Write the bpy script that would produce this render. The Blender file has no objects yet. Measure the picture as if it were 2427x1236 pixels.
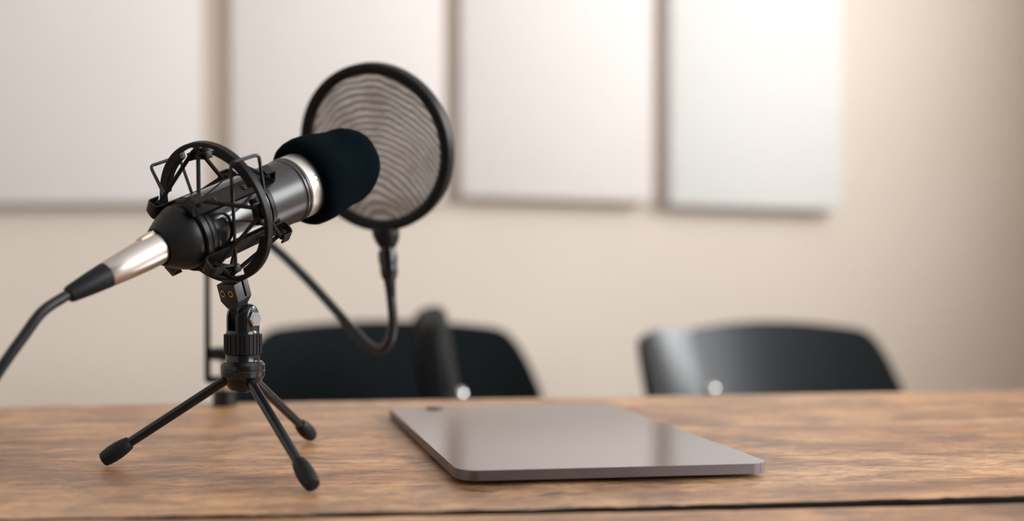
import bpy, bmesh, math, random
from math import sin, cos, pi, radians as R, sqrt, atan2
from mathutils import Vector as V, Matrix, noise

random.seed(7)
scene = bpy.context.scene
COL = scene.collection
TABLE = 0.740            # height of the table top
CAMH = TABLE + 0.1224    # height of the lens
YAW = 6.70               # the camera looks this many degrees to the right of the table's depth axis
_c, _s = cos(R(YAW)), sin(R(YAW))


def W(x, z, h):
    """millimetres right of / ahead of / above the lens -> metres in the room"""
    return V(((x * _c + z * _s) / 1000, (-x * _s + z * _c) / 1000, CAMH + h / 1000))


def WD(v):
    """a direction in the same frame"""
    return V((v[0] * _c + v[1] * _s, -v[0] * _s + v[1] * _c, v[2]))


def frame(az, el):
    d = V((sin(az) * cos(el), cos(az) * cos(el), sin(el)))
    s = d.cross(V((0, 0, 1))).normalized()
    u = s.cross(d)
    return WD(d), WD(s), WD(u)


MM = 0.001
# ------------------------------------------------------------------ objects
LOC = {}


def tag(o, label=None, cat=None, group=None, kind=None):
    if label: o['label'] = label
    if cat: o['category'] = cat
    if group: o['group'] = group
    if kind: o['kind'] = kind
    return o


def thing(name, loc, label, cat, group=None):
    o = bpy.data.objects.new(name, None)
    o.empty_display_size = 0.02
    COL.objects.link(o)
    o.location = loc
    LOC[o] = V(loc)
    return tag(o, label, cat, group)


def obj(name, bm, mat, parent=None, angle=38, origin=None):
    bmesh.ops.recalc_face_normals(bm, faces=bm.faces[:])
    me = bpy.data.meshes.new(name)
    xs = [v.co for v in bm.verts]
    lo = V((min(c.x for c in xs), min(c.y for c in xs), min(c.z for c in xs)))
    hi = V((max(c.x for c in xs), max(c.y for c in xs), max(c.z for c in xs)))
    c = origin if origin is not None else (lo + hi) / 2
    bmesh.ops.translate(bm, verts=bm.verts[:], vec=-c)
    bm.to_mesh(me)
    bm.free()
    me.polygons.foreach_set('use_smooth', [True] * len(me.polygons))
    me.set_sharp_from_angle(angle=R(angle))
    if mat: me.materials.append(mat)
    o = bpy.data.objects.new(name, me)
    COL.objects.link(o)
    LOC[o] = V(c)
    o.location = c
    if parent:
        o.parent = parent
        o.location = c - LOC[parent]
    return o


def struct(name, bm, mat):
    return tag(obj(name, bm, mat), kind='structure')


def copy_tree(o, parent=None):
    c = o.copy()
    COL.objects.link(c)
    c.parent = parent
    for ch in [x for x in bpy.data.objects if x.parent == o]:
        copy_tree(ch, c)
    return c


# ------------------------------------------------------------------ shapes
def new():
    return bmesh.new()


def merge(dst, src):
    me = bpy.data.meshes.new('tmp')
    src.to_mesh(me)
    src.free()
    dst.from_mesh(me)
    bpy.data.meshes.remove(me)


def basis(o, x, y, z):
    return Matrix(((x[0], y[0], z[0], o[0]), (x[1], y[1], z[1], o[1]), (x[2], y[2], z[2], o[2]), (0, 0, 0, 1)))


def box(bm, o, size, ax=None, bev=0.0, seg=2):
    """box centred on o"""
    ax = ax or (V((1, 0, 0)), V((0, 1, 0)), V((0, 0, 1)))
    t = new()
    bmesh.ops.create_cube(t, size=1)
    for v in t.verts:
        v.co = V((v.co.x * size[0], v.co.y * size[1], v.co.z * size[2]))
    if bev:
        bmesh.ops.bevel(t, geom=t.edges[:], offset=bev, segments=seg, profile=0.5, affect='EDGES')
    t.transform(basis(o, *ax))
    merge(bm, t)


def abox(bm, lo, hi, bev=0.0):
    lo, hi = V(lo), V(hi)
    box(bm, (lo + hi) / 2, hi - lo, None, bev)


def lathe(bm, o, d, s, u, prof, n=64, unit=MM, fn=None):
    """revolve (t, r) pairs round the axis d through o"""
    rows = []
    for t, r in prof:
        if r <= 1e-6:
            rows.append([bm.verts.new(o + d * (t * unit))])
            continue
        row = []
        for i in range(n):
            a = 2 * pi * i / n
            rr = r if fn is None else fn(t, r, a)
            row.append(bm.verts.new(o + d * (t * unit) + (s * cos(a) + u * sin(a)) * (rr * unit)))
        rows.append(row)
    for a, b in zip(rows, rows[1:]):
        if len(a) == 1 and len(b) == 1: continue
        for i in range(n):
            j = (i + 1) % n
            if len(a) == 1: bm.faces.new((a[0], b[i], b[j]))
            elif len(b) == 1: bm.faces.new((a[i], b[0], a[j]))
            else: bm.faces.new((a[i], b[i], b[j], a[j]))


def solid(prof):
    return [(prof[0][0], 0)] + list(prof) + [(prof[-1][0], 0)]


Z3 = (V((0, 0, 1)), V((1, 0, 0)), V((0, 1, 0)))


def smooth(pts, k=8):
    out = []
    P = [pts[0]] + list(pts) + [pts[-1]]
    for i in range(1, len(P) - 2):
        a, b, c, d = P[i - 1], P[i], P[i + 1], P[i + 2]
        for j in range(k):
            t = j / k
            out.append(0.5 * ((2 * b) + (c - a) * t + (2 * a - 5 * b + 4 * c - d) * t * t + (3 * b - a - 3 * c + d) * t ** 3))
    out.append(pts[-1])
    return out


def fillet(pts, r, k=5):
    """round the corners of a polyline"""
    out = [pts[0]]
    for a, b, c in zip(pts, pts[1:], pts[2:]):
        p = b + (a - b).normalized() * min(r, (a - b).length * .45)
        q = b + (c - b).normalized() * min(r, (c - b).length * .45)
        for i in range(k + 1):
            t = i / k
            out.append(p * (1 - t) ** 2 + b * 2 * t * (1 - t) + q * t * t)
    out.append(pts[-1])
    return out


def tube(bm, pts, r, n=12, closed=False):
    m = len(pts)
    rad = r if isinstance(r, (list, tuple)) else [r] * m
    tans = []
    for i in range(m):
        a = pts[(i - 1) % m] if closed or i > 0 else pts[i]
        b = pts[(i + 1) % m] if closed or i < m - 1 else pts[i]
        tans.append((b - a).normalized())
    ref = V((0, 0, 1)) if abs(tans[0].z) < .9 else V((1, 0, 0))
    x = (ref - tans[0] * ref.dot(tans[0])).normalized()
    rows = []
    for i in range(m):
        x = (x - tans[i] * x.dot(tans[i])).normalized()
        y = tans[i].cross(x)
        rows.append([bm.verts.new(pts[i] + (x * cos(2 * pi * k / n) + y * sin(2 * pi * k / n)) * rad[i]) for k in range(n)])
    rng = range(m) if closed else range(m - 1)
    for i in rng:
        a, b = rows[i], rows[(i + 1) % m]
        for k in range(n):
            bm.faces.new((a[k], a[(k + 1) % n], b[(k + 1) % n], b[k]))
    if not closed:
        bm.faces.new(rows[0][::-1])
        bm.faces.new(rows[-1])


def prism(bm, poly, z0, z1, o, x, y, z):
    """polygon in the x-y plane, pushed from z0 to z1 along z"""
    a = [bm.verts.new(o + x * p[0] + y * p[1] + z * z0) for p in poly]
    b = [bm.verts.new(o + x * p[0] + y * p[1] + z * z1) for p in poly]
    n = len(poly)
    bm.faces.new(a[::-1])
    bm.faces.new(b)
    for i in range(n):
        bm.faces.new((a[i], a[(i + 1) % n], b[(i + 1) % n], b[i]))


def strip(bm, pts, side, widths, thick, normals=None):
    """flat bar of given width (along side) swept along pts"""
    m = len(pts)
    rows = []
    for i in range(m):
        a = pts[max(0, i - 1)]
        b = pts[min(m - 1, i + 1)]
        t = (b - a).normalized()
        nn = t.cross(side).normalized()
        w = widths[i] / 2
        rows.append([bm.verts.new(pts[i] + side * sw * w + nn * sn * thick / 2) for sw, sn in ((-1, -1), (1, -1), (1, 1), (-1, 1))])
    for a, b in zip(rows, rows[1:]):
        for k in range(4):
            bm.faces.new((a[k], a[(k + 1) % 4], b[(k + 1) % 4], b[k]))
    bm.faces.new(rows[0][::-1])
    bm.faces.new(rows[-1])


# ------------------------------------------------------------------ materials
def mat(name, base, rough=.5, metal=0.0, spec=.5, bump=0.0, bscale=400.0, var=0.0, sheen=0.0, coat=0.0):
    m = bpy.data.materials.new(name)
    m.use_nodes = True
    nt = m.node_tree
    b = nt.nodes['Principled BSDF']
    b.inputs['Base Color'].default_value = (*base, 1)
    b.inputs['Roughness'].default_value = rough
    b.inputs['Metallic'].default_value = metal
    b.inputs['Specular IOR Level'].default_value = spec
    b.inputs['Sheen Weight'].default_value = sheen
    b.inputs['Coat Weight'].default_value = coat
    tc = nt.nodes.new('ShaderNodeTexCoord')
    nz = nt.nodes.new('ShaderNodeTexNoise')
    nz.inputs['Scale'].default_value = bscale
    nz.inputs['Detail'].default_value = 4
    nt.links.new(tc.outputs['Object'], nz.inputs['Vector'])
    if bump:
        bp = nt.nodes.new('ShaderNodeBump')
        bp.inputs['Strength'].default_value = bump
        bp.inputs['Distance'].default_value = 0.0006
        nt.links.new(nz.outputs['Fac'], bp.inputs['Height'])
        nt.links.new(bp.outputs['Normal'], b.inputs['Normal'])
    mr = nt.nodes.new('ShaderNodeMapRange')
    mr.inputs['To Min'].default_value = max(0, rough - .04 - var)
    mr.inputs['To Max'].default_value = min(1, rough + .04 + var)
    nt.links.new(nz.outputs['Fac'], mr.inputs['Value'])
    nt.links.new(mr.outputs['Result'], b.inputs['Roughness'])
    return m


def painted(name, base, var=.04, scale=3.0, rough=.75):
    m = mat(name, base, rough, bump=.15, bscale=220)
    nt = m.node_tree
    b = nt.nodes['Principled BSDF']
    tc = nt.nodes['Texture Coordinate']
    nz = nt.nodes.new('ShaderNodeTexNoise')
    nz.inputs['Scale'].default_value = scale
    nz.inputs['Detail'].default_value = 3
    nt.links.new(tc.outputs['Object'], nz.inputs['Vector'])
    rp = nt.nodes.new('ShaderNodeValToRGB')
    rp.color_ramp.elements[0].color = (*[max(0, c * (1 - var)) for c in base], 1)
    rp.color_ramp.elements[1].color = (*[min(1, c * (1 + var)) for c in base], 1)
    rp.color_ramp.elements[0].position = .35
    rp.color_ramp.elements[1].position = .65
    nt.links.new(nz.outputs['Fac'], rp.inputs['Fac'])
    nt.links.new(rp.outputs['Color'], b.inputs['Base Color'])
    return m


def wood_mat():
    m = bpy.data.materials.new('worn_brown_wood')
    m.use_nodes = True
    nt = m.node_tree
    N, L = nt.nodes, nt.links
    b = N['Principled BSDF']
    tc = N.new('ShaderNodeTexCoord')
    at = N.new('ShaderNodeAttribute')
    at.attribute_name = 'plank'
    off = N.new('ShaderNodeVectorMath')
    off.operation = 'MULTIPLY_ADD'
    L.new(at.outputs['Fac'], off.inputs[0])
    off.inputs[1].default_value = (3.7, 1.3, 5.1)
    L.new(tc.outputs['Object'], off.inputs[2])

    def mapped(sc):
        mp = N.new('ShaderNodeMapping')
        mp.inputs['Scale'].default_value = sc
        L.new(off.outputs[0], mp.inputs['Vector'])
        return mp.outputs['Vector']

    def nz(sc, scale, detail=6, rough=.6, dist=0.0):
        n = N.new('ShaderNodeTexNoise')
        n.inputs['Scale'].default_value = scale
        n.inputs['Detail'].default_value = detail
        n.inputs['Roughness'].default_value = rough
        n.inputs['Distortion'].default_value = dist
        L.new(mapped(sc), n.inputs['Vector'])
        return n.outputs['Fac']

    def ramp(fac, stops):
        r = N.new('ShaderNodeValToRGB')
        e = r.color_ramp.elements
        while len(e) < len(stops): e.new(.5)
        for k, (p, c) in enumerate(stops):
            e[k].position = p
            e[k].color = (*c, 1) if len(c) == 3 else c
        L.new(fac, r.inputs['Fac'])
        return r.outputs['Color']

    def mix(a, bb, fac, mode='MIX'):
        x = N.new('ShaderNodeMix')
        x.data_type = 'RGBA'
        x.blend_type = mode
        if isinstance(fac, float): x.inputs['Factor'].default_value = fac
        else: L.new(fac, x.inputs['Factor'])
        for k, q in ((6, a), (7, bb)):
            if isinstance(q, tuple): x.inputs[k].default_value = (*q, 1)
            else: L.new(q, x.inputs[k])
        return x.outputs[2]

    g = lambda v: (v, v, v)
    wide = nz((2.4, 8, 4), 1.6, 5, .55, 1.0)          # broad figure of the board
    grain = nz((11, 62, 10), 3.0, 7, .68, .3)         # fibres
    fine = nz((62, 300, 40), 2.0, 5, .65)             # pores
    stain = nz((4.0, 6.0, 3), 2.2, 8, .72, .6)        # blotches
    patch = nz((11, 30, 8), 1.5, 8, .72, .5)          # worn patches
    streak = nz((1.8, 20, 4), 2.0, 5, .6, 1.4)        # dark streaks
    fleck = nz((34, 150, 20), 1.8, 6, .74)            # short dark flecks
    col = ramp(wide, [(.28, WOOD[0]), (.44, WOOD[1]), (.58, WOOD[2]), (.76, WOOD[3])])
    col = mix(col, ramp(grain, [(.34, g(.34)), (.48, g(.90)), (.68, g(1.28))]), .65, 'MULTIPLY')
    col = mix(col, ramp(fine, [(.38, g(.30)), (.48, g(1.0)), (.66, g(1.08))]), .55, 'MULTIPLY')
    col = mix(col, ramp(patch, [(.37, (.22, .13, .09)), (.46, (.66, .59, .54)), (.54, g(1.0)), (.68, (1.22, 1.20, 1.16))]), .68, 'MULTIPLY')
    col = mix(col, ramp(stain, [(.36, (.30, .22, .18)), (.46, g(.78)), (.54, g(1.0)), (.70, (1.16, 1.14, 1.10))]), .66, 'MULTIPLY')
    col = mix(col, (.070, .034, .020), ramp(streak, [(.58, g(0)), (.66, g(.55)), (.80, g(.8))]))
    col = mix(col, (.040, .024, .018), ramp(fleck, [(.565, g(0)), (.64, g(.72))]))
    # pale scratches
    vo = N.new('ShaderNodeTexNoise')
    vo.inputs['Scale'].default_value = 5
    vo.inputs['Detail'].default_value = 8
    vo.inputs['Roughness'].default_value = .75
    L.new(mapped((26, 90, 20)), vo.inputs['Vector'])
    col = mix(col, (.55, .42, .32), ramp(vo.outputs['Fac'], [(.715, g(0)), (.76, g(.6))]))
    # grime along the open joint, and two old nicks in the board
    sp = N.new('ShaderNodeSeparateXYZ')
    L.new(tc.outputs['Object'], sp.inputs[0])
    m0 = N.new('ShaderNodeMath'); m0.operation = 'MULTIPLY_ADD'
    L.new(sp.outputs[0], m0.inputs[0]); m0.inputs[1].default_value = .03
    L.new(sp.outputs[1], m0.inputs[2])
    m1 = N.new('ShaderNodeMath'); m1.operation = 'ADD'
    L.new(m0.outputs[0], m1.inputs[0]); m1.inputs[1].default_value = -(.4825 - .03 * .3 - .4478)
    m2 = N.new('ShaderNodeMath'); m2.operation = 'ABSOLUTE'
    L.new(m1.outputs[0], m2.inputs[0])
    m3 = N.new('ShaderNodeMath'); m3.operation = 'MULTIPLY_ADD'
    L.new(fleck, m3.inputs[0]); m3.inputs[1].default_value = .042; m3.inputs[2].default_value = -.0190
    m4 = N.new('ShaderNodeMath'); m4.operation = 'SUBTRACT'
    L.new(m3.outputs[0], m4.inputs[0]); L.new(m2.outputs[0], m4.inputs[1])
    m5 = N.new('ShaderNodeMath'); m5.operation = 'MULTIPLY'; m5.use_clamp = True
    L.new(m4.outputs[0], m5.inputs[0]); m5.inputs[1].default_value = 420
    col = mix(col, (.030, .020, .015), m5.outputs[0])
    for nx, ny, ang, hl, hw in ((.1653, .5082, 24.7, .0115, .0017), (.1295, .5190, -28, .0105, .0019)):
        mp = N.new('ShaderNodeMapping')
        mp.vector_type = 'TEXTURE'
        mp.inputs['Location'].default_value = (nx - .3, ny - .4478, 0)
        mp.inputs['Rotation'].default_value = (0, 0, R(ang))
        mp.inputs['Scale'].default_value = (hl, hw, 10)
        L.new(tc.outputs['Object'], mp.inputs['Vector'])
        ln = N.new('ShaderNodeVectorMath'); ln.operation = 'LENGTH'
        L.new(mp.outputs['Vector'], ln.inputs[0])
        mr_ = N.new('ShaderNodeMapRange')
        mr_.inputs['From Min'].default_value = 1.0; mr_.inputs['From Max'].default_value = .75
        mr_.inputs['To Min'].default_value = 0; mr_.inputs['To Max'].default_value = 1
        L.new(ln.outputs['Value'], mr_.inputs['Value'])
        col = mix(col, (.012, .008, .006), mr_.outputs['Result'])
    L.new(col, b.inputs['Base Color'])
    rr = N.new('ShaderNodeMapRange')
    rr.inputs['To Min'].default_value = .32
    rr.inputs['To Max'].default_value = .56
    L.new(stain, rr.inputs['Value'])
    L.new(rr.outputs['Result'], b.inputs['Roughness'])
    b.inputs['Specular IOR Level'].default_value = 1.0
    b.inputs['Coat Weight'].default_value = .12
    b.inputs['Coat Roughness'].default_value = .33
    add = N.new('ShaderNodeMath')
    add.operation = 'ADD'
    L.new(grain, add.inputs[0])
    L.new(fine, add.inputs[1])
    bp = N.new('ShaderNodeBump')
    bp.inputs['Strength'].default_value = .35
    bp.inputs['Distance'].default_value = .0007
    L.new(add.outputs[0], bp.inputs['Height'])
    L.new(bp.outputs['Normal'], b.inputs['Normal'])
    return m


def mesh_mat():
    """two layers of fine nylon weave with rippling interference bands"""
    m = bpy.data.materials.new('nylon_mesh')
    m.use_nodes = True
    nt = m.node_tree
    N, L = nt.nodes, nt.links
    b = N['Principled BSDF']
    out = N['Material Output']
    tc = N.new('ShaderNodeTexCoord')
    wv = N.new('ShaderNodeTexWave')
    wv.wave_type = 'RINGS'
    wv.rings_direction = 'SPHERICAL'
    wv.inputs['Scale'].default_value = 80
    wv.inputs['Distortion'].default_value = 8
    wv.inputs['Detail'].default_value = 3
    wv.inputs['Detail Scale'].default_value = .32
    wv.inputs['Detail Roughness'].default_value = .55
    mp = N.new('ShaderNodeMapping')
    mp.inputs['Location'].default_value = (.005, 0, .075)
    mp.inputs['Scale'].default_value = (1.3, 1.3, .8)
    L.new(tc.outputs['Object'], mp.inputs['Vector'])
    L.new(mp.outputs['Vector'], wv.inputs['Vector'])
    nz = N.new('ShaderNodeTexNoise')
    nz.inputs['Scale'].default_value = 38
    nz.inputs['Detail'].default_value = 5
    L.new(tc.outputs['Object'], nz.inputs['Vector'])
    mu = N.new('ShaderNodeMath')
    mu.operation = 'MULTIPLY'
    L.new(wv.outputs['Fac'], mu.inputs[0])
    L.new(nz.outputs['Fac'], mu.inputs[1])
    mr = N.new('ShaderNodeMapRange')
    mr.inputs['From Min'].default_value = .05
    mr.inputs['From Max'].default_value = .5
    mr.inputs['To Min'].default_value = .99
    mr.inputs['To Max'].default_value = .66
    L.new(mu.outputs[0], mr.inputs['Value'])
    b.inputs['Base Color'].default_value = (.065, .050, .042, 1)
    b.inputs['Roughness'].default_value = .8
    tl = N.new('ShaderNodeBsdfTranslucent')
    tl.inputs['Color'].default_value = (.16, .125, .105, 1)
    m1 = N.new('ShaderNodeMixShader')
    m1.inputs[0].default_value = .45
    L.new(b.outputs[0], m1.inputs[1])
    L.new(tl.outputs[0], m1.inputs[2])
    tr = N.new('ShaderNodeBsdfTransparent')
    m2 = N.new('ShaderNodeMixShader')
    L.new(mr.outputs['Result'], m2.inputs[0])
    L.new(tr.outputs[0], m2.inputs[1])
    L.new(m1.outputs[0], m2.inputs[2])
    L.new(m2.outputs[0], out.inputs['Surface'])
    return m


WOOD = [(.21, .086, .031), (.39, .190, .080), (.49, .270, .125), (.59, .365, .198)]
M = dict(
    satin=mat('satin_black_paint', (.007, .006, .0065), .33, spec=.8, bump=.05, bscale=2500),
    satin_cone=mat('matt_black_paint', (.003, .0045, .005), .42, spec=.28, bump=.05, bscale=2500),
    gloss=mat('gloss_black_metal', (.005, .005, .006), .2, spec=.4),
    sleeve=mat('polished_black_sleeve', (.006, .0055, .006), .16, spec=1.0),
    plastic=mat('black_plastic', (.0042, .0036, .0038), .45, spec=.2, bump=.12, bscale=1800),
    grain_plastic=mat('grained_black_plastic', (.010, .009, .010), .5, bump=.12, bscale=3500),
    rubber=mat('black_rubber', (.0035, .0040, .0052), .5, spec=.24, bump=.1, bscale=1200),
    cord=mat('black_cable_jacket', (.006, .006, .009), .42, spec=.4),
    elastic=mat('black_elastic', (.004, .004, .004), .8, spec=.25, bump=.5, bscale=3000),
    sheet=mat('black_sheet_metal', (.004, .004, .0042), .34, spec=.28),
    silver=mat('brushed_silver', (.74, .72, .67), .46, 1.0),
    nickel=mat('satin_nickel', (.58, .535, .505), .33, 1.0, bump=.01, bscale=2500),
    latch=mat('dull_nickel', (.62, .54, .46), .55, .6),
    chrome=mat('chrome', (.55, .56, .56), .26, 1.0),
    steel=mat('dull_steel', (.20, .205, .205), .7, .5),
    bright=mat('bright_chrome', (.9, .9, .9), .12, 1.0),
    brass=mat('brass', (.50, .30, .15), .3, 1.0),
    foam=mat('black_foam', (.0010, .0036, .0056), 1.0, spec=.03, bump=.9, bscale=1500),
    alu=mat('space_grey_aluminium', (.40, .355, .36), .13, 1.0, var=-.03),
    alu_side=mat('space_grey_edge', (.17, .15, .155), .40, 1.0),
    lens=mat('dark_glass', (.01, .01, .012), .15),
    wall=painted('cream_wall_paint', (.72, .632, .545), .03, 1.2),
    panel=painted('off_white_board', (.755, .71, .683), .02, 1.5),
    panel_white=painted('white_board', (.745, .737, .712), .015, 1.5),
    ceiling=painted('white_ceiling', (.80, .785, .77), .02, 1.0),
    floor=painted('grey_concrete', (.20, .16, .13), .15, 3.0, .5),
    dark_wall=painted('charcoal_wall_paint', (.05, .05, .052), .05, 2.0),
    chair=mat('black_lacquer', (.0018, .0050, .0066), .3, spec=.42, bump=.03, bscale=60),
    chair_dull=mat('black_leather', (.002, .003, .004), .62, spec=.15, bump=.1, bscale=300),
    frame=mat('white_window_frame', (.75, .74, .72), .5),
    wood=wood_mat(),
    nylon=mesh_mat(),
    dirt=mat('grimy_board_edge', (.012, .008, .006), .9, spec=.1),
)
gl = bpy.data.materials.new('window_glass')
gl.use_nodes = True
_n = gl.node_tree
_t = _n.nodes.new('ShaderNodeBsdfTransparent')
_g = _n.nodes.new('ShaderNodeBsdfGlossy')
_g.inputs['Roughness'].default_value = 0.02
_mx = _n.nodes.new('ShaderNodeMixShader')
_mx.inputs[0].default_value = .04
_n.links.new(_t.outputs[0], _mx.inputs[1])
_n.links.new(_g.outputs[0], _mx.inputs[2])
_n.links.new(_mx.outputs[0], _n.nodes['Material Output'].inputs['Surface'])
M['glass'] = gl

# ------------------------------------------------------------------ room
X0, X1, Y0, Y1, H = -2.0, 2.14, -2.4, 2.34, 2.8
bm = new(); abox(bm, (X0 - .12, Y0 - .12, -.12), (X1 + .12, Y1 + .12, 0)); struct('floor', bm, M['floor'])
bm = new(); abox(bm, (X0 - .12, Y0 - .12, H), (X1 + .12, Y1 + .12, H + .12)); struct('ceiling', bm, M['ceiling'])
bm = new(); abox(bm, (X0 - .12, Y1, 0), (X1 + .12, Y1 + .12, H)); struct('wall_back', bm, M['wall'])
bm = new(); abox(bm, (X0 - .12, Y0, 0), (X0, Y1, H)); struct('wall_left', bm, M['ceiling'])
bm = new(); abox(bm, (X0 - .12, Y0 - .12, 0), (X1 + .12, Y0, H)); struct('wall_front', bm, M['dark_wall'])
WIN = [(.45, 1.38, 1.20, 2.28), (-2.05, -.05, 1.00, 2.40)]   # window openings in the right wall: y0, y1, z0, z1
bm = new()
ys = [Y0, WIN[1][0], WIN[1][1], WIN[0][0], WIN[0][1], Y1]
for a_, b_ in zip(ys[::2], ys[1::2]): abox(bm, (X1, a_, 0), (X1 + .12, b_, H))
for y0, y1, z0, z1 in WIN:
    abox(bm, (X1, y0, 0), (X1 + .12, y1, z0))
    abox(bm, (X1, y0, z1), (X1 + .12, y1, H))
struct('wall_right', bm, M['wall'])
for k, (y0, y1, z0, z1) in enumerate(WIN):
    bm = new()
    for y in (y0, y1 - .04) + (((y0 + y1) / 2 - .02,) if k else ()): abox(bm, (X1 + .03, y, z0), (X1 + .09, y + .04, z1), .004)
    for z in (z0, z1 - .04): abox(bm, (X1 + .03, y0, z), (X1 + .09, y1, z + .04), .004)
    win = struct('window_%d' % (k + 1), bm, M['frame'])
    bm = new(); abox(bm, (X1 + .05, y0 + .02, z0 + .02), (X1 + .056, y1 - .02, z1 - .02)); obj('window_pane', bm, M['glass'], win)
    bm = new(); abox(bm, (X1 - .04, y0 - .05, z0 - .03), (X1 + .03, y1 + .05, z0), .006); obj('window_sill', bm, M['frame'], win)
bm = new(); abox(bm, (X0, Y1 - .015, 0), (X1, Y1, .09), .004); struct('baseboard_back', bm, M['frame'])

# ------------------------------------------------------------------ boards on the back wall


def board(name, x0, x1, zb0, zb1, zt, m, label):
    """a thick board hung on the back wall, its lower edge running from zb0 down to zb1"""
    bm = new()
    y0, y1 = Y1 - .050, Y1 - .004
    q = [(x0, zb0), (x1, zb1), (x1, zt), (x0, zt)]
    a = [bm.verts.new((x, y0, z)) for x, z in q]
    b = [bm.verts.new((x, y1, z)) for x, z in q]
    bm.faces.new(a); bm.faces.new(b[::-1])
    for i in range(4): bm.faces.new((a[i], a[(i + 1) % 4], b[(i + 1) % 4], b[i]))
    bmesh.ops.bevel(bm, geom=bm.edges[:], offset=.004, segments=2, profile=.5, affect='EDGES')
    return tag(obj(name, bm, m), label, 'panel', 'large boards hung side by side on the back wall')


BF = Y1 - .050


def at_wall(px, y=BF):
    k = (px - 827) / 2390.0
    return y * (k * _c + _s) / (-k * _s + _c)


def wall_z(px, py, y=BF):
    k = (px - 827) / 2390.0
    return CAMH + (613.7 - py) / 2390.0 * y / (-k * _s + _c)


board('hanging_panel', at_wall(-130), at_wall(478), wall_z(-130, 485), wall_z(478, 480), 2.35, M['panel'],
      'leftmost off-white board, running out of the picture behind the cable plug')
board('hanging_panel', at_wall(547), at_wall(1054), wall_z(547, 478), wall_z(1054, 478), 2.35, M['panel'],
      'off-white wall board behind the round pop filter')
board('hanging_panel', at_wall(1094), at_wall(1548), wall_z(1094, 467), wall_z(1548, 480), 2.35, M['panel'],
      'off-white board between the pop filter and the brightest board')
board('hanging_panel', at_wall(1590), at_wall(1998), wall_z(1590, 487), wall_z(1998, 499), 2.35, M['panel_white'],
      'rightmost and whitest wall board, above the chair on the right')

# ------------------------------------------------------------------ table
TX0, TX1, TY0, TY1, TT = -1.05, 1.65, .035, .8606, .042
tb = thing('table', (.3, .45, 0), 'worn brown wooden table of wide planks under the microphone and tablet', 'table')
bm = new()
lay = bm.faces.layers.float.new('plank')


def plank(bm, fa, fb, idx, rough=(0, 0), n=240, drop=0.0):
    """board between the front edge fa(x) and the back edge fb(x)"""
    ra, rb = [], []
    for i in range(n + 1):
        x = TX0 + (TX1 - TX0) * i / n
        def jit(a, k):
            return a * (noise.noise(V((x * 38, k, idx))) * .6 + noise.noise(V((x * 150, k, idx))) * .5)
        ya, yb = fa(x) + jit(rough[0], 1.3), fb(x) + jit(rough[1], 4.1)
        z = TABLE - drop
        e = .0011
        ra.append([bm.verts.new((x, ya, z - TT)), bm.verts.new((x, ya, z - e)), bm.verts.new((x, ya + e, z))])
        rb.append([bm.verts.new((x, yb - e, z)), bm.verts.new((x, yb, z - e)), bm.verts.new((x, yb, z - TT))])
    fs = []
    for i in range(n):
        a = ra[i] + rb[i]
        b = ra[i + 1] + rb[i + 1]
        for k in range(6):
            fs.append(bm.faces.new((a[k], a[(k + 1) % 6], b[(k + 1) % 6], b[k])))
    fs.append(bm.faces.new((ra[0] + rb[0])))
    fs.append(bm.faces.new((ra[-1] + rb[-1])[::-1]))
    for f in fs: f[lay] = idx


def gap(x):
    x = max(-.3, min(.5, x))
    return .4825 - .042 * x + .06 * x * x


K = lambda y: (lambda x: y)
plank(bm, K(TY0), K(.232), 3)
plank(bm, K(.2335), lambda x: gap(x) - max(.0028, min(.0125, .0035 + .022 * (x + .04))), 1, (0, .0014))
plank(bm, gap, K(.6985), 2, (.0034, .0), 420)
plank(bm, K(.6990), K(TY1), 4, (0, .0012))
top = obj('tabletop', bm, M['wood'], tb, 30)
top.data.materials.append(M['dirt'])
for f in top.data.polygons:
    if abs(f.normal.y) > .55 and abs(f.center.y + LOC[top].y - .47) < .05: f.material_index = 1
bm = new()
for (x0, y0, x1, y1) in ((TX0 + .1, TY0 + .07, TX1 - .1, TY0 + .095), (TX0 + .1, TY1 - .095, TX1 - .1, TY1 - .07),
                         (TX0 + .1, TY0 + .095, TX0 + .125, TY1 - .095), (TX1 - .125, TY0 + .095, TX1 - .1, TY1 - .095)):
    abox(bm, (x0, y0, TABLE - TT - .09), (x1, y1, TABLE - TT), .002)
obj('apron', bm, M['wood'], tb)
for x in (TX0 + .09, TX1 - .16):
    for y in (TY0 + .06, TY1 - .13):
        bm = new()
        abox(bm, (x, y, 0), (x + .07, y + .07, TABLE - TT), .004)
        obj('leg', bm, M['wood'], tb)

# ------------------------------------------------------------------ microphone
O = W(-61.8, 598, 29.2)
az, el = 0.789, 0.363
d, s, u = frame(az, el)
mic = thing('microphone', O, 'black studio microphone with silver collar and foam cover, held in the shock mount', 'microphone')


def at(t, r, phi):
    return O + d * (t * MM) + (s * cos(R(phi)) + u * sin(R(phi))) * (r * MM)


RB = 19.9
bm = new()
lathe(bm, O, d, s, u, [(-60, 0), (-60, 9.6), (-64.0, 9.7), (-64.8, 10.2), (-64.6, 11.2), (-63.4, 12.1), (-59, 14.7), (-54, 17.3), (-51, 18.5), (-48.6, 19.0),
                       (-48, 18.9), (-47.6, 18.2), (-46.2, 18.2), (-45.8, 18.9), (-45.2, 19.4), (-43.2, 19.4), (-42.7, 18.8), (-41.6, 18.8), (-41.2, 19.6), (-39.2, 19.7), (-39.0, 0)], 96)
obj('end_cone', bm, M['satin_cone'], mic, 30)
bm = new()
lathe(bm, O, d, s, u, [(-39.0, 0), (-39.0, RB - .3), (-38.5, RB), (31.2, RB), (32.0, RB + .25), (32.6, RB - .25), (33.3, RB - .25), (33.8, RB + .5), (34.9, RB + .55), (35.3, RB + .15),
                       (35.8, RB + .15), (36.2, RB + .55), (37.6, RB + .55), (38, RB + .1), (38, 0)], 128)
obj('barrel', bm, M['satin'], mic, 30)
bm = new()
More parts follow.
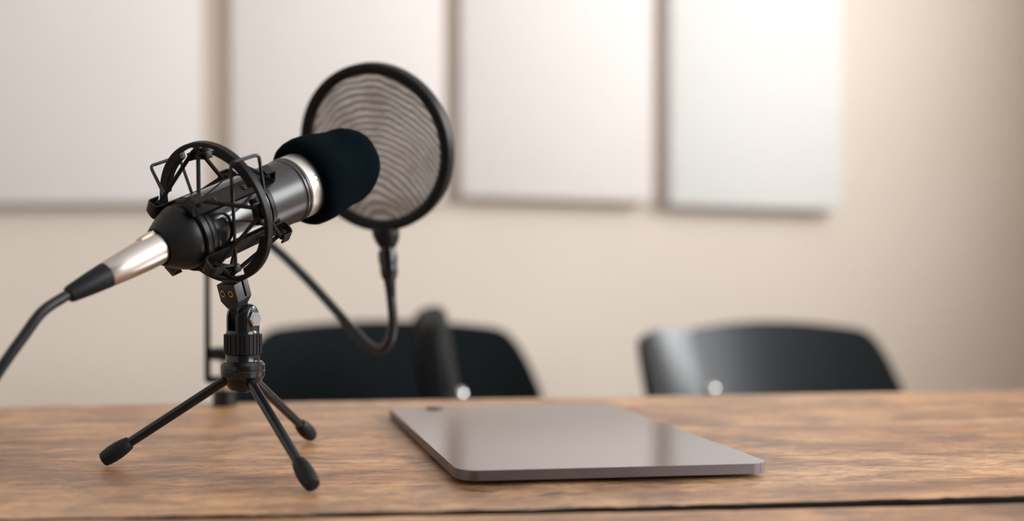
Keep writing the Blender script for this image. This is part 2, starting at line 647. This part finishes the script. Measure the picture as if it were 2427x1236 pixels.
lathe(bm, O, d, s, u, [(38, 0), (38, RB + .1), (38.4, RB + .35), (47.6, RB + .5), (49, RB + .1), (49, 0)], 96)
ringm = obj('silver_collar', bm, M['silver'], mic, 30)
ringm['label'] = 'silver collar behind the foam'
bm = new()
for phi in (13,):
    n = (s * cos(R(phi)) + u * sin(R(phi)))
    t2 = d.cross(n)
    lathe(bm, at(43.2, RB + .3, phi), n, d, t2, [(0, 0), (0, 2.0), (.35, 1.9), (.55, 1.3), (.45, .9), (.1, .7), (.1, 0)], 24)
    box(bm, at(43.2, RB + .62, phi), (.0020, .00035, .0002), (d, t2, n))
    box(bm, at(43.2, RB + .62, phi), (.00035, .0020, .0002), (d, t2, n))
sc = obj('screw', bm, M['chrome'], ringm)
sc['label'] = 'small cross-head screw in the silver collar'


def lump(t, r, a):
    p = V((cos(a) * 1.4, sin(a) * 1.4, t * .035))
    q = V((cos(a) * 2.6, sin(a) * 2.6, t * .09 + 5))
    return r * (1 + .035 * noise.noise(p) + .018 * noise.noise(q))


prof = [(47.2, 20.7), (46.4, 22.5), (46.6, 24.6), (48.4, 26.6), (51.5, 27.8), (56, 28.2), (62, 27.8), (68, 26.6), (74, 25.6), (80, 25.0)]
for i in range(0, 19):
    a = i / 18 * pi / 2
    prof.append((86 + 24.0 * sin(a), max(0, 24.9 * cos(a) ** .85)) if i < 18 else (110.2, 0))
bm = new()
lathe(bm, O, d, s, u, prof, 96, fn=lump)
obj('foam_windscreen', bm, M['foam'], mic, 80)['label'] = 'thick black foam cover over the head'

# ------------------------------------------------------------------ XLR cable
S = O - d * (61.2 * MM)
cd = WD(V((-.672, -.612, -.417)).normalized())
cs = cd.cross(V((0, 0, 1))).normalized()
cu = cs.cross(cd)
cab = thing('microphone_cable', S + cd * .02, 'black microphone cable with metal plug in the back of the microphone', 'cable')
bm = new()
lathe(bm, S, cd, cs, cu, [(0, 0), (0, 8.6), (.5, 9.0), (14, 8.85), (26, 8.1), (38.0, 7.1), (38.6, 6.7), (38.6, 0)], 72)
shell = obj('plug_shell', bm, M['nickel'], cab, 30)
shell['label'] = 'silvery metal plug'
bm = new()
pu = (WD(V((-.25, -.1, .96))) - cd * WD(V((-.25, -.1, .96))).dot(cd)).normalized()
ps = cd.cross(pu)
for k in range(5):
    box(bm, S + cd * ((4.4 + k * 1.5) * MM) + pu * ((9.0 + .45 - .12 * k) * MM), (.0012, .0062, .0016), (cd, ps, pu), .0003)
box(bm, S + cd * (8.2 * MM) + pu * (8.6 * MM), (.0095, .007, .0016), (cd, ps, pu), .0005)
obj('latch', bm, M['latch'], shell)
bm = new()
lathe(bm, S, cd, cs, cu, [(38.4, 0), (38.4, 6.9), (39.2, 7.0), (50, 6.0), (61.0, 4.7), (62.4, 4.3), (62.9, 3.5), (62.9, 0)], 64)
obj('strain_relief', bm, M['rubber'], cab, 30)
e0 = S + cd * (62 * MM)
pts = [e0 - cd * .004, e0 + cd * .004]
pts += [W(-155.2, 510, -27), W(-163, 505, -39), W(-172, 500, -53.5), W(-183, 496, -72), W(-197, 492, -93), W(-216, 488, -110), W(-245, 484, -118.6),
        W(-300, 484, -119.4), W(-400, 500, -119.4), W(-560, 545, -119.4), W(-760, 570, -119.4), W(-960, 560, -119.4), W(-1080, 552, -119.4)]
tl = pts.pop()
pts = smooth(pts, 10)
pts += fillet([pts.pop(), V((TX0 - .012, tl.y, TABLE + .0034)), V((TX0 - .016, tl.y + .01, .25)), V((TX0 - .03, tl.y, .0034)), V((TX0 - .35, tl.y - .1, .0034))], .009, 6)
bm = new()
tube(bm, pts, .00285, 16)
obj('cord', bm, M['cord'], cab, 60)

# ------------------------------------------------------------------ shock mount
RC = W(-77.1, 577.8, 26.3)
rd, rs, ru = frame(.672, .342)
bottom = RC - ru * .042
sm = thing('shock_mount', bottom, 'black shock mount with outer ring, elastic cords and swivel, cradling the microphone barrel', 'shock mount')


def rp(t, r, phi):
    return RC + rd * (t * MM) + (rs * cos(R(phi)) + ru * sin(R(phi))) * (r * MM)


TH = (90, 0, -90, 180)
bm = new()
n = 240
rows = []
for i in range(n):
    phi = 360.0 * i / n
    dist = min(abs((phi - t + 180) % 360 - 180) for t in TH)
    k = max(0, min(1, (dist - 21) / 1.6))
    ri = 39.2 - 3.4 * k
    ro, h, e = 42.0, 2.3, .45
    sec = [(-h, ri + e), (-h + e, ri), (h - e, ri), (h, ri + e), (h, ro - e), (h - e, ro), (-h + e, ro), (-h, ro - e)]
    rows.append([bm.verts.new(rp(t, r, phi)) for t, r in sec])
for i in range(n):
    a, b = rows[i], rows[(i + 1) % n]
    for k in range(8): bm.faces.new((a[k], a[(k + 1) % 8], b[(k + 1) % 8], b[k]))
for th in TH:                                   # the T-shaped lugs inside the ring
    x = -rs * sin(R(th)) + ru * cos(R(th))
    y = rs * cos(R(th)) + ru * sin(R(th))
    box(bm, rp(0, 36.9, th), (.0042, .0056, .0040), (x, y, rd), .0004)
    m_ = 10
    poly = []
    for k in range(m_ + 1):
        a = th - 11.5 + 23 * k / m_
        poly.append(rp(0, 33.6, a))
    rr_ = []
    for p in poly:
        rad = (p - RC).normalized()
        rr_.append([bm.verts.new(p + rad * a * .00135 + rd * b * .0026) for a, b in ((-1, -1), (1, -1), (1, 1), (-1, 1))])
    for a, b in zip(rr_, rr_[1:]):
        for k in range(4): bm.faces.new((a[k], a[(k + 1) % 4], b[(k + 1) % 4], b[k]))
    bm.faces.new(rr_[0][::-1]); bm.faces.new(rr_[-1])
    for q in (-1, 1):
        box(bm, rp(0, 34.6, th + q * 10.5), (.0026, .0046, .0052), (x, y, rd), .0004)
obj('outer_ring', bm, M['plastic'], sm, 35)
RT = (-46.0, 8.0)
RS = RB + 1.5
hooks = {}
for phi in (45, 135, 225, 315):
    n_ = s * cos(R(phi)) + u * sin(R(phi))
    tg = d.cross(n_).normalized()
    bm = new()
    path = fillet([at(t, r, phi) for t, r in ((-42.5, RS + 8.2), (-50.5, RS + 8.2), (-50.5, RS + .2), (12.0, RS + .2), (12.0, RS + 8.2), (4.5, RS + 8.2))], .0026, 5)
    wd = []
    for p in path:
        r_ = (p - O).dot(n_) / MM
        wd.append((10.4 - max(0, r_ - RS) * .50) * MM)
    strip(bm, path, tg, wd, .0009)
    st = obj('retaining_strap', bm, M['sheet'], sm, 30)
    bm = new()
    for t in (-31, -8):
        lathe(bm, at(t, RS + .7, phi), n_, d, tg, [(0, 0), (0, 1.9), (.5, 1.75), (.9, 1.1), (1.0, 0)], 20)
    obj('rivets', bm, M['gloss'], st)
    hooks[phi] = [at(-45.6, RS + 5.0, phi), at(7.2, RS + 5.0, phi)]
bm = new()
for t0, t1 in ((-46.4, -43.4), (3.5, 6.5)):
    lathe(bm, O, d, s, u, [(t0, RS - .9), (t0, RS - .3), (t1, RS - .3), (t1, RS - .9), (t0, RS - .9)], 96)
obj('clamp_band', bm, M['sheet'], sm, 30)
bm = new()
lathe(bm, O, d, s, u, [(-38.2, RB + .15), (-38.2, RB + .5), (4.6, RB + .5), (4.6, RB + .15), (-38.2, RB + .15)], 96)
obj('inner_sleeve', bm, M['sleeve'], sm, 30)
for side, k in ((-1, 0), (1, 1)):
    bm = new()
    for th in TH:
        a0 = rp(side * 2.4, 36.9, th)
        tube(bm, [rp(0, 36.9, th) + (rd * cos(q) * .0034 + (-rs * sin(R(th)) + ru * cos(R(th))) * sin(q) * .0034) + rd * 0 for q in [2 * pi * i / 16 for i in range(16)]], .0011, 8, True)
        for phi in ((th + 45) % 360, (th - 45) % 360):
            hk = hooks[phi][k]
            dv = 1 if (phi - th) % 360 == 45 else -1
            x = -rs * sin(R(th)) + ru * cos(R(th))
            p0 = a0 + x * (dv * .0022)
            n_ = (hk - O - d * (hk - O).dot(d)).normalized()
            tg = d.cross(n_).normalized()
            p1 = hk - tg * (dv * .0028) if True else hk
            tube(bm, [p0, p0.lerp(p1, .5), p1], .00125, 10)
    for phi in hooks:
        hk = hooks[phi][k]
        n_ = (hk - O - d * (hk - O).dot(d)).normalized()
        tg = d.cross(n_).normalized()
        tube(bm, [hk - tg * .0030, hk, hk + tg * .0030], .00135, 10)
    obj('elastic_cord', bm, M['elastic'], sm, 60)


def C(px, py, z):
    return W((px - 827) / 2390.0 * z, z, (613.7 - py) / 2390.0 * z)


bm = new()
tube(bm, fillet([C(559, 636, 571), C(553, 500, 563), C(546, 387, 543), C(613, 366, 552), C(627, 462, 572)], .0032, 6), .0010, 10)
obj('wire_handle', bm, M['gloss'], sm, 60)
bm = new()
tube(bm, fillet([C(392, 468, 578), C(356, 394, 584), C(424, 371, 612), C(456, 462, 604)], .0032, 6), .0010, 10)
obj('wire_handle', bm, M['gloss'], sm, 60)

# block under the ring
bc = bottom - ru * .0066 + rs * 0
bm = new()
poly = [(-.0072, .0066), (.0072, .0066), (.0072, -.0040), (.0030, -.0085), (-.0030, -.0085), (-.0072, -.0040)]
prism(bm, poly, -.0060, .0006, bc, rs, ru, rd)
prism(bm, poly, .0020, .0060, bc, rs, ru, rd)
prism(bm, [(-.0070, -.0030), (.0070, -.0030), (.0070, -.0040), (.0029, -.0084), (-.0029, -.0084), (-.0070, -.0040)], .0, .0030, bc, rs, ru, rd)
bmesh.ops.bevel(bm, geom=bm.edges[:], offset=.0004, segments=2, profile=.5, affect='EDGES')
box(bm, bc + ru * .0062, (.012, .0045, .0050), (rs, ru, rd), .0006)
box(bm, bc + rd * .0013 + ru * .002, (.0125, .0100, .0004), (rs, ru, rd))
blk = obj('mounting_block', bm, M['grain_plastic'], sm, 30)
bm = new()
for q in (-.0033, .0031):
    c = bc + rs * q - rd * .0060 + ru * .0010
    lathe(bm, c, -rd, rs, ru, [(-.4, 1.25), (.5, 1.3), (.6, 1.5), (.6, 1.9), (.45, 2.15), (-.4, 2.25), (-.4, 1.25)], 6)
obj('brass_nuts', bm, M['brass'], blk, 20)['label'] = 'pair of small brass nuts'

# swivel fork
PV = W(-62.9, 598, -35.4)                        # the pivot
VX, VY, VZ = WD(V((cos(.672), -sin(.672), 0))), WD(V((sin(.672), cos(.672), 0))), V((0, 0, 1))
base = W(-62.9, 598, 0)
hz = lambda mm: V((base.x, base.y, TABLE + mm * MM))
bm = new()
RF = 9.8
for sg in (-1, 1):
    rows = []
    for a in (3.0, 3.25, 4.5, 6.0, 7.4, 8.4, 8.7):
        w_ = sqrt(RF * RF - a * a)
        e_ = .25 if a == 3.0 else (.5 if a == 8.7 else 0)
        hgt = 8.9 - (max(0, a - 4.5) / 4.2) ** 2.2 * 1.6 - e_
        pts_ = [(-(w_ - e_ * .5), 79.0)] + [(-(w_ - e_ * .5) * cos(pi * k / 20), 87.0 + hgt * sin(pi * k / 20)) for k in range(21)] + [(w_ - e_ * .5, 79.0)]
        rows.append([bm.verts.new(hz(z_) + VX * (sg * a * MM) + VY * (b_ * MM)) for b_, z_ in pts_])
    m_ = len(rows[0])
    for a, b in zip(rows, rows[1:]):
        for k in range(m_): bm.faces.new((a[k], a[(k + 1) % m_], b[(k + 1) % m_], b[k]))
    bm.faces.new(rows[0][::-1]); bm.faces.new(rows[-1])
lathe(bm, hz(0), VZ, VX, VY, solid([(76, 9.9), (79.2, 9.9), (80.0, 9.5)]), 64)
obj('swivel_fork', bm, M['gloss'], sm, 30)
bm = new()
poly = [(9.0 * cos(a) * MM * .82, 9.0 * sin(a) * MM * .82) for a in [pi + pi * k / 16 for k in range(17)]]
# tongue: round end at the pivot, running up into the block
tu = (bc - ru * .0085 - PV)
up = tu.normalized()
tw = VX.cross(up).normalized()
tongue = [(.0076 * cos(a), .0076 * sin(a)) for a in [pi + pi * k / 16 for k in range(17)]] + [(.0046, tu.length + .0012), (-.0046, tu.length + .0012)]
prism(bm, tongue, -.0028, .0028, PV, tw, up, VX)
obj('tongue', bm, M['plastic'], sm, 30)
bm = new()
lathe(bm, PV + VX * (8.5 * MM), VX, VY, VZ, [(0, 0), (0, 4.9), (2.0, 4.9), (2.5, 4.3), (2.5, 0)], 6)
hexb = obj('bolt', bm, M['chrome'], sm, 20)
hexb['label'] = 'chrome hexagon bolt head'
bm = new()
lathe(bm, PV + VX * (11.0 * MM), VX, VY, VZ, [(0, 0), (0, 3.7), (.25, 3.5), (.15, 2.0), (.2, 0)], 32)
obj('bolt_face', bm, M['steel'], hexb, 30)
bm = new()
nt_ = 26
pr_ = []
for k in range(nt_):
    for q, rr in ((0, 10.5), (.22, 11.35), (.62, 11.35), (.84, 10.5)):
        a = 2 * pi * (k + q) / nt_
        pr_.append((rr * cos(a) * MM, rr * sin(a) * MM))
prism(bm, pr_, 66.2 * MM, 77.6 * MM, V((base.x, base.y, TABLE)), VX, VY, VZ)
lathe(bm, hz(0), VZ, VX, VY, solid([(65.9, 10.4), (66.4, 10.9), (77.4, 10.9), (78.1, 10.3)]), 64)
obj('knurled_collar', bm, M['plastic'], sm, 25)

# ------------------------------------------------------------------ tripod
tp = thing('tripod_stand', hz(0), 'small black tabletop tripod with three splayed legs on the wooden table', 'tripod')
bm = new()
lathe(bm, hz(0), VZ, VX, VY, solid([(43.0, 3.2), (43.4, 3.8), (44.6, 4.2), (44.8, 7.6), (46.0, 8.9), (50.5, 11.4), (52.6, 12.6), (53.0, 13.2), (56.2, 13.3), (56.6, 13.0), (57.2, 13.3),
                                   (59.6, 13.2), (61.6, 11.6), (62.0, 10.4), (62.6, 10.2), (65.7, 10.2)]), 80)
obj('hub', bm, M['gloss'], tp, 28)
feet = [(-18.7, 525.3), (-144.9, 593.4), (-25.1, 675.6)]
for fx, fz in feet:
    tip = W(fx, fz, -122.4)
    hd = V((tip.x - base.x, tip.y - base.y, 0))
    L_ = hd.length
    hd.normalize()
    a0 = V((base.x, base.y, TABLE + .0515)) + hd * .0085
    elv = R(31)
    for _ in range(4):
        rt = .0042
        e1 = V((base.x, base.y, TABLE + rt * cos(elv) + .0002)) + hd * (L_ - rt * sin(elv) * -0.0 + .0)
        ax = (a0 - e1).normalized()
        elv = math.asin(ax.z)
    side = ax.cross(VZ).normalized()
    upv = side.cross(ax)
    bm = new()
    tube(bm, [e1 + ax * .017, e1.lerp(a0, .5), a0], .0029, 20)
    lg = obj('leg', bm, M['gloss'], tp, 40)
    bm = new()
    lathe(bm, e1, ax, side, upv, [(0, 0), (0, 3.4), (.5, 4.2), (3, 4.75), (7, 5.15), (11, 5.1), (15, 4.6), (18.5, 3.9), (19, 3.5), (19, 0)], 32)
    obj('rubber_foot', bm, M['rubber'], lg, 40)

# ------------------------------------------------------------------ pop filter
FC = W(18.7, 745, 81.6)
fd, fs, fu = frame(.5475, .2784)
CL = W(-103.6, 842, -122.4)                       # under the clamp's screw, on the table
pf = thing('pop_filter', CL, 'round mesh pop filter on a bent gooseneck arm in front of the microphone foam', 'pop filter')
bm = new()
prof = []
for a, b in ((-5.0, 60.8), (-4.6, 61.8), (-3.6, 62.5), (-2, 62.7), (4.5, 62.7), (5.2, 62.2), (5.4, 61), (5.4, 57), (4.6, 55.6), (2.5, 54.7), (-1.5, 54.5), (-3.4, 55.0), (-4.6, 56.2), (-5.0, 58.0), (-5.0, 60.8)):
    prof.append((a, b))
lathe(bm, FC, fd, fs, fu, prof, 160)
obj('rim', bm, M['plastic'], pf, 35)
bm = new()
lathe(bm, FC, fd, fs, fu, [(1.0, 0), (1.0, 20), (1.0, 40), (1.0, 55)], 96)
obj('mesh_screen', bm, M['nylon'], pf)['label'] = 'see-through grey-brown nylon mesh'
fb = FC - fu * (62.0 * MM)
cl2 = C(917, 588, 757)
ax = (fb - cl2).normalized()
bm = new()
sx = VX; 
for (p, w_, t_) in ():
    pass
lathe(bm, cl2, ax, fs, ax.cross(fs), solid([(-.6, 5.6), (1.0, 6.6), (4, 8.4), (8, 10.0), (11.5, 10.6), (14.5, 10.4)]), 40)
obj('rim_clip', bm, M['plastic'], pf, 40)
ds = (C(927, 705, 757) - cl2).normalized()
sx = ds.cross(VX).normalized(); sy = ds.cross(sx)
ll = (C(927, 705, 757) - cl2).length / MM
bm = new()
lathe(bm, cl2, ds, sx, sy, [(-.5, 0), (-.5, 5.2), (1.6, 5.6), (2.2, 6.9), (4, 7.2), (11, 7.2), (11.6, 6.6), (16, 6.6), (17.5, 6.7), (22, 6.0), (24.5, 4.5), (30, 4.1), (ll, 3.7), (ll + .2, 0)], 40)
obj('ferrule', bm, M['gloss'], pf, 30)
gp = [C(926, 700, 757), C(930, 738, 757), C(931, 770, 758), C(926, 802, 760), C(912, 824, 764), C(893, 830, 768), C(870, 817, 772), C(836, 782, 778), C(790, 730, 787), C(742, 677, 797),
      C(694, 628, 808), C(655, 592, 818), C(615, 562, 828), C(570, 548, 836), C(538, 552, 841), C(533, 566, 842)]
sp = smooth(gp, 16)
bm = new()
tube(bm, sp, [.0037 + .00016 * cos(i * 1.9) for i in range(len(sp))], 14)
obj('gooseneck', bm, M['gloss'], pf, 60)
# clamp
bx = -118.0
cx_, cz_ = -103.6, 842.0
bm = new()
for (xa, xb, ha, hb) in ((bx - 1.9, bx + 1.9, 20, 136), (bx, cx_ + 10, 19, 24.2), (bx, cx_ + 10, 131, 136)):
    box(bm, W((xa + xb) / 2, cz_, -122.4 + (ha + hb) / 2), ((xb - xa) * MM, .013, (hb - ha) * MM), (WD(V((1, 0, 0))), WD(V((0, 1, 0))), VZ), .0008)
lathe(bm, W(cx_, cz_, -122.4), VZ, VX, VY, solid([(135, 6.0), (140, 6.0), (142, 4.6)]), 24)
obj('clamp_frame', bm, M['sheet'], pf, 30)
bm = new()
lathe(bm, W(cx_, cz_, -122.4), VZ, VX, VY, solid([(12, 2.9)] + [(12 + .75 * k, 2.9 + .25 * (k % 2)) for k in range(1, 35)] + [(41, 2.9)]), 24)
obj('clamp_screw', bm, M['brass'], pf, 60)['label'] = 'brass screw'
bm = new()
lathe(bm, W(cx_, cz_, -122.4), VZ, VX, VY, solid([(.2, 9.5), (1.2, 10.6), (12.5, 10.6), (13.6, 9.8)]), 12)
obj('clamp_knob', bm, M['gloss'], pf, 25)
bm = new()
lathe(bm, W(cx_, cz_, -122.4), VZ, VX, VY, solid([(37.6, 6), (38.4, 11.6), (40.4, 12.8), (46, 12.6), (48, 11)]), 40)
obj('clamp_pad', bm, M['rubber'], pf, 40)

# ------------------------------------------------------------------ tablet
TL = W(58.8, 540.85, -115.4)                      # near left corner of its upper face
TW, TD, TH_ = .1785, .2460, .0056
tcx = TL.x + TW / 2
tcy = TL.y + TD / 2
ztop = TABLE + .0070
tab = thing('tablet', (tcx, tcy, TABLE), 'slim space-grey tablet lying face down on the wooden table', 'tablet')


def rounded(w, dd, r, k=10):
    out = []
    for cx, cy, a0 in ((w / 2 - r, -dd / 2 + r, -pi / 2), (w / 2 - r, dd / 2 - r, 0), (-w / 2 + r, dd / 2 - r, pi / 2), (-w / 2 + r, -dd / 2 + r, pi)):
        for i in range(k + 1):
            a = a0 + pi / 2 * i / k
            out.append((cx + r * cos(a), cy + r * sin(a)))
    return out


TILT = R(.36)                                     # its near edge sits a little higher
tX, tY, tZ = V((1, 0, 0)), V((0, cos(TILT), -sin(TILT))), V((0, sin(TILT), cos(TILT)))
tO = V((tcx, tcy, ztop + .0006))
bm = new()
prism(bm, rounded(TW, TD, .0115), -TH_, 0, tO, tX, tY, tZ)
bmesh.ops.bevel(bm, geom=[e for e in bm.edges if abs((e.verts[0].co - e.verts[1].co).dot(tZ)) < 1e-5], offset=.0007, segments=3, profile=.5, affect='EDGES')
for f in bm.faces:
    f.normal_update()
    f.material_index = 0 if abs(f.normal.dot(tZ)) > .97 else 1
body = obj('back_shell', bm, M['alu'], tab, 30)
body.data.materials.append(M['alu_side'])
bm = new()
prism(bm, rounded(TW - .006, TD - .006, .009), -.0064, -TH_ + .0002, tO, tX, tY, tZ)
obj('screen', bm, M['lens'], tab, 30)
bm = new()
lathe(bm, V((TL.x + .0345, TL.y + TD - .012, ztop - .0002)), VZ, V((1, 0, 0)), V((0, 1, 0)), solid([(-.2, 6.2), (.9, 6.2), (1.2, 5.8)]), 32)
obj('camera_lens', bm, M['lens'], tab, 30)['label'] = 'dark round camera lens'

# ------------------------------------------------------------------ chairs


def chair_parts(root, sag=.02, recline=.03, wide=1.0, half=.0055, cm=None):
    """wide curved back rest facing -y, seat, four legs; built round the root's origin"""
    def back(u_, v_):
        # u_ across -1..1, v_ 0..1 bottom to top
        hw = (.232 - .030 * v_) * wide
        x = hw * u_
        z = .50 + .262 * v_
        y = .222 - sag * (abs(u_) ** 2.0) + recline * v_
        return V((x, y, z))
    nu, nv = 40, 16
    bm = new()
    front, rear = [], []
    for j in range(nv + 1):
        fr, rr_ = [], []
        for i in range(nu + 1):
            uu = -1 + 2 * i / nu
            # rounded top corners: the reach of v depends on u
            a = abs(uu)
            topv = 1 - .075 * a ** 2 - (.34 * max(0, (a - .72) / .28) ** 3.2)
            botv = .0 + .25 * max(0, (a - .75) / .25) ** 2.5
            v = botv + (topv - botv) * j / nv
            p = back(uu, v)
            q = back(min(1, uu + .01), v) - back(max(-1, uu - .01), v)
            w = back(uu, v + .01) - back(uu, v - .01)
            nn = q.cross(w).normalized()
            fr.append(bm.verts.new(p + nn * half))
            rr_.append(bm.verts.new(p - nn * half))
        front.append(fr); rear.append(rr_)
    for j in range(nv):
        for i in range(nu):
            bm.faces.new((front[j][i], front[j][i + 1], front[j + 1][i + 1], front[j + 1][i]))
            bm.faces.new((rear[j][i], rear[j + 1][i], rear[j + 1][i + 1], rear[j][i + 1]))
    for i in range(nu):
        bm.faces.new((front[0][i], rear[0][i], rear[0][i + 1], front[0][i + 1]))
        bm.faces.new((front[nv][i], front[nv][i + 1], rear[nv][i + 1], rear[nv][i]))
    for j in range(nv):
        bm.faces.new((front[j][0], front[j + 1][0], rear[j + 1][0], rear[j][0]))
        bm.faces.new((front[j][nu], rear[j][nu], rear[j + 1][nu], front[j + 1][nu]))
    if half > .01:
        bmesh.ops.recalc_face_normals(bm, faces=bm.faces[:])
        bmesh.ops.bevel(bm, geom=[e for e in bm.edges if len(e.link_faces) == 2 and e.calc_face_angle() > .9], offset=half * .7, segments=4, profile=.5, affect='EDGES')
    obj('backrest', bm, cm, root, 50)
    bm = new()
    poly = [(p[0], p[1]) for p in rounded(.43, .41, .09)]
    prism(bm, poly, .440, .455, V((0, 0, 0)), V((1, 0, 0)), V((0, 1, 0)), VZ)
    bmesh.ops.bevel(bm, geom=[e for e in bm.edges if abs(e.verts[0].co.z - e.verts[1].co.z) < 1e-6], offset=.004, segments=2, profile=.5, affect='EDGES')
    obj('seat', bm, M['chair'], root, 40)
    for q in (-1, 1):
        bm = new(); tube(bm, [V((q * .17, -.16, .440)), V((q * .205, -.205, 0))], [.015, .011], 16); obj('leg', bm, M['chair'], root)
        bm = new(); tube(bm, [V((q * .17, .165, .440)), V((q * .205, .235, 0))], [.015, .011], 16); obj('leg', bm, M['chair'], root)
        bm = new(); tube(bm, smooth([V((q * .115, .12, .436)), V((q * .115, .19, .448)), V((q * .112, .213, .50)), V((q * .110, .233, .62))], 6), .008, 12); obj('back_support', bm, M['chair'], root)


def put(o, px, z, rot, label, sc=1.0, rec=.03):
    p = W((px - 827) / 2390.0 * z, z, 0)
    dv = Matrix.Rotation(R(rot), 3, 'Z') @ V((0, .222 + rec * .7, 0))
    o.location = (p.x - dv.x, p.y - dv.y, 0)
    o.rotation_euler = (0, 0, R(rot))
    o.scale = (1, 1, sc)
    o['label'] = label


GC = 'black chairs along the far side of the table'
for px, z, rot, sag, recline, wide, sc, label in (
        (915, 1620, 176, -.020, -.05, 1.14, 1.0, 'black chair with wide curved backrest behind the tripod and gooseneck'),
        (1050, 1290, -99.5, .018, -.045, .95, 1.05, 'black chair turned sideways, its backrest seen edge-on behind the far table edge'),
        (1840, 1760, 168, -.029, -.08, .90, .985, 'black chair with wide curved backrest at the right, beyond the tablet'),
        (1606, 1420, 26, .013, .09, .37, 1.0, 'black chair turned sideways with a bright sheen, left of the right-hand chair')):
    ch = thing('chair', (0, 0, 0), label, 'chair', GC)
    chair_parts(ch, sag, recline, wide, .016 if rot == -99.5 else .0055, M['chair_dull' if rot == -99.5 else 'chair'])
    put(ch, px, z, rot, label, sc, recline)
    if rot in (-99.5, 26):
        at_, ax_ = (C(1090, 937, 1230), V((1, -.25, 0)).normalized()) if rot < 0 else (C(1688, 926, 1400), V((.5, -.86, 0)))
        sx_ = ax_.cross(VZ).normalized()
        bm = new()
        lathe(bm, at_, ax_, sx_, VZ, solid([(-12, 4), (-5, 4), (-4.5, 8), (0, 8.5), (3, 8), (6, 6), (7.5, 3)]), 24)
        b_ = obj('bolt', bm, M['bright'], None, 60)
        b_['label'] = 'shiny metal bolt head'
        b_.parent = ch
        b_.matrix_parent_inverse = Matrix.LocRotScale(ch.location, ch.rotation_euler, ch.scale).inverted()

# ------------------------------------------------------------------ light
def area(name, loc, rot, sx, sy, power, col):
    l = bpy.data.lights.new(name, 'AREA')
    l.shape = 'RECTANGLE'
    l.size, l.size_y = sx, sy
    l.energy = power
    l.color = col
    o = bpy.data.objects.new(name, l)
    COL.objects.link(o)
    o.location = loc
    o.rotation_euler = rot
    return o


for (y0, y1, z0, z1), pw in zip(WIN, (67, 111)):
    area('window_daylight', (X1 + .118, (y0 + y1) / 2, (z0 + z1) / 2), (0, R(90), 0), z1 - z0, y1 - y0, pw, (.98, .99, 1.0))
w = bpy.data.worlds.new('sky')
scene.world = w
w.use_nodes = True
w.node_tree.nodes['Background'].inputs[0].default_value = (.85, .92, 1, 1)
w.node_tree.nodes['Background'].inputs[1].default_value = 1.0

# ------------------------------------------------------------------ camera
cam = bpy.data.cameras.new('camera')
co = bpy.data.objects.new('camera', cam)
COL.objects.link(co)
co.location = (0, 0, CAMH)
co.rotation_euler = (R(90), 0, R(-YAW))
cam.sensor_width = 36
cam.lens = 2390.0 / 2427 * 36
cam.shift_x = (1213.5 - 827) / 2427
cam.shift_y = -4.3 / 2427
cam.clip_start = .01
cam.dof.use_dof = True
cam.dof.focus_distance = .590
cam.dof.aperture_fstop = cam.lens / 15.0
scene.camera = co

scene.view_settings.view_transform = 'Standard'
scene.view_settings.look = 'None'
scene.view_settings.gamma = 1
scene.view_settings.exposure = 0.0
scene.cycles.max_bounces = 12
scene.cycles.diffuse_bounces = 6
scene.cycles.use_denoising = True
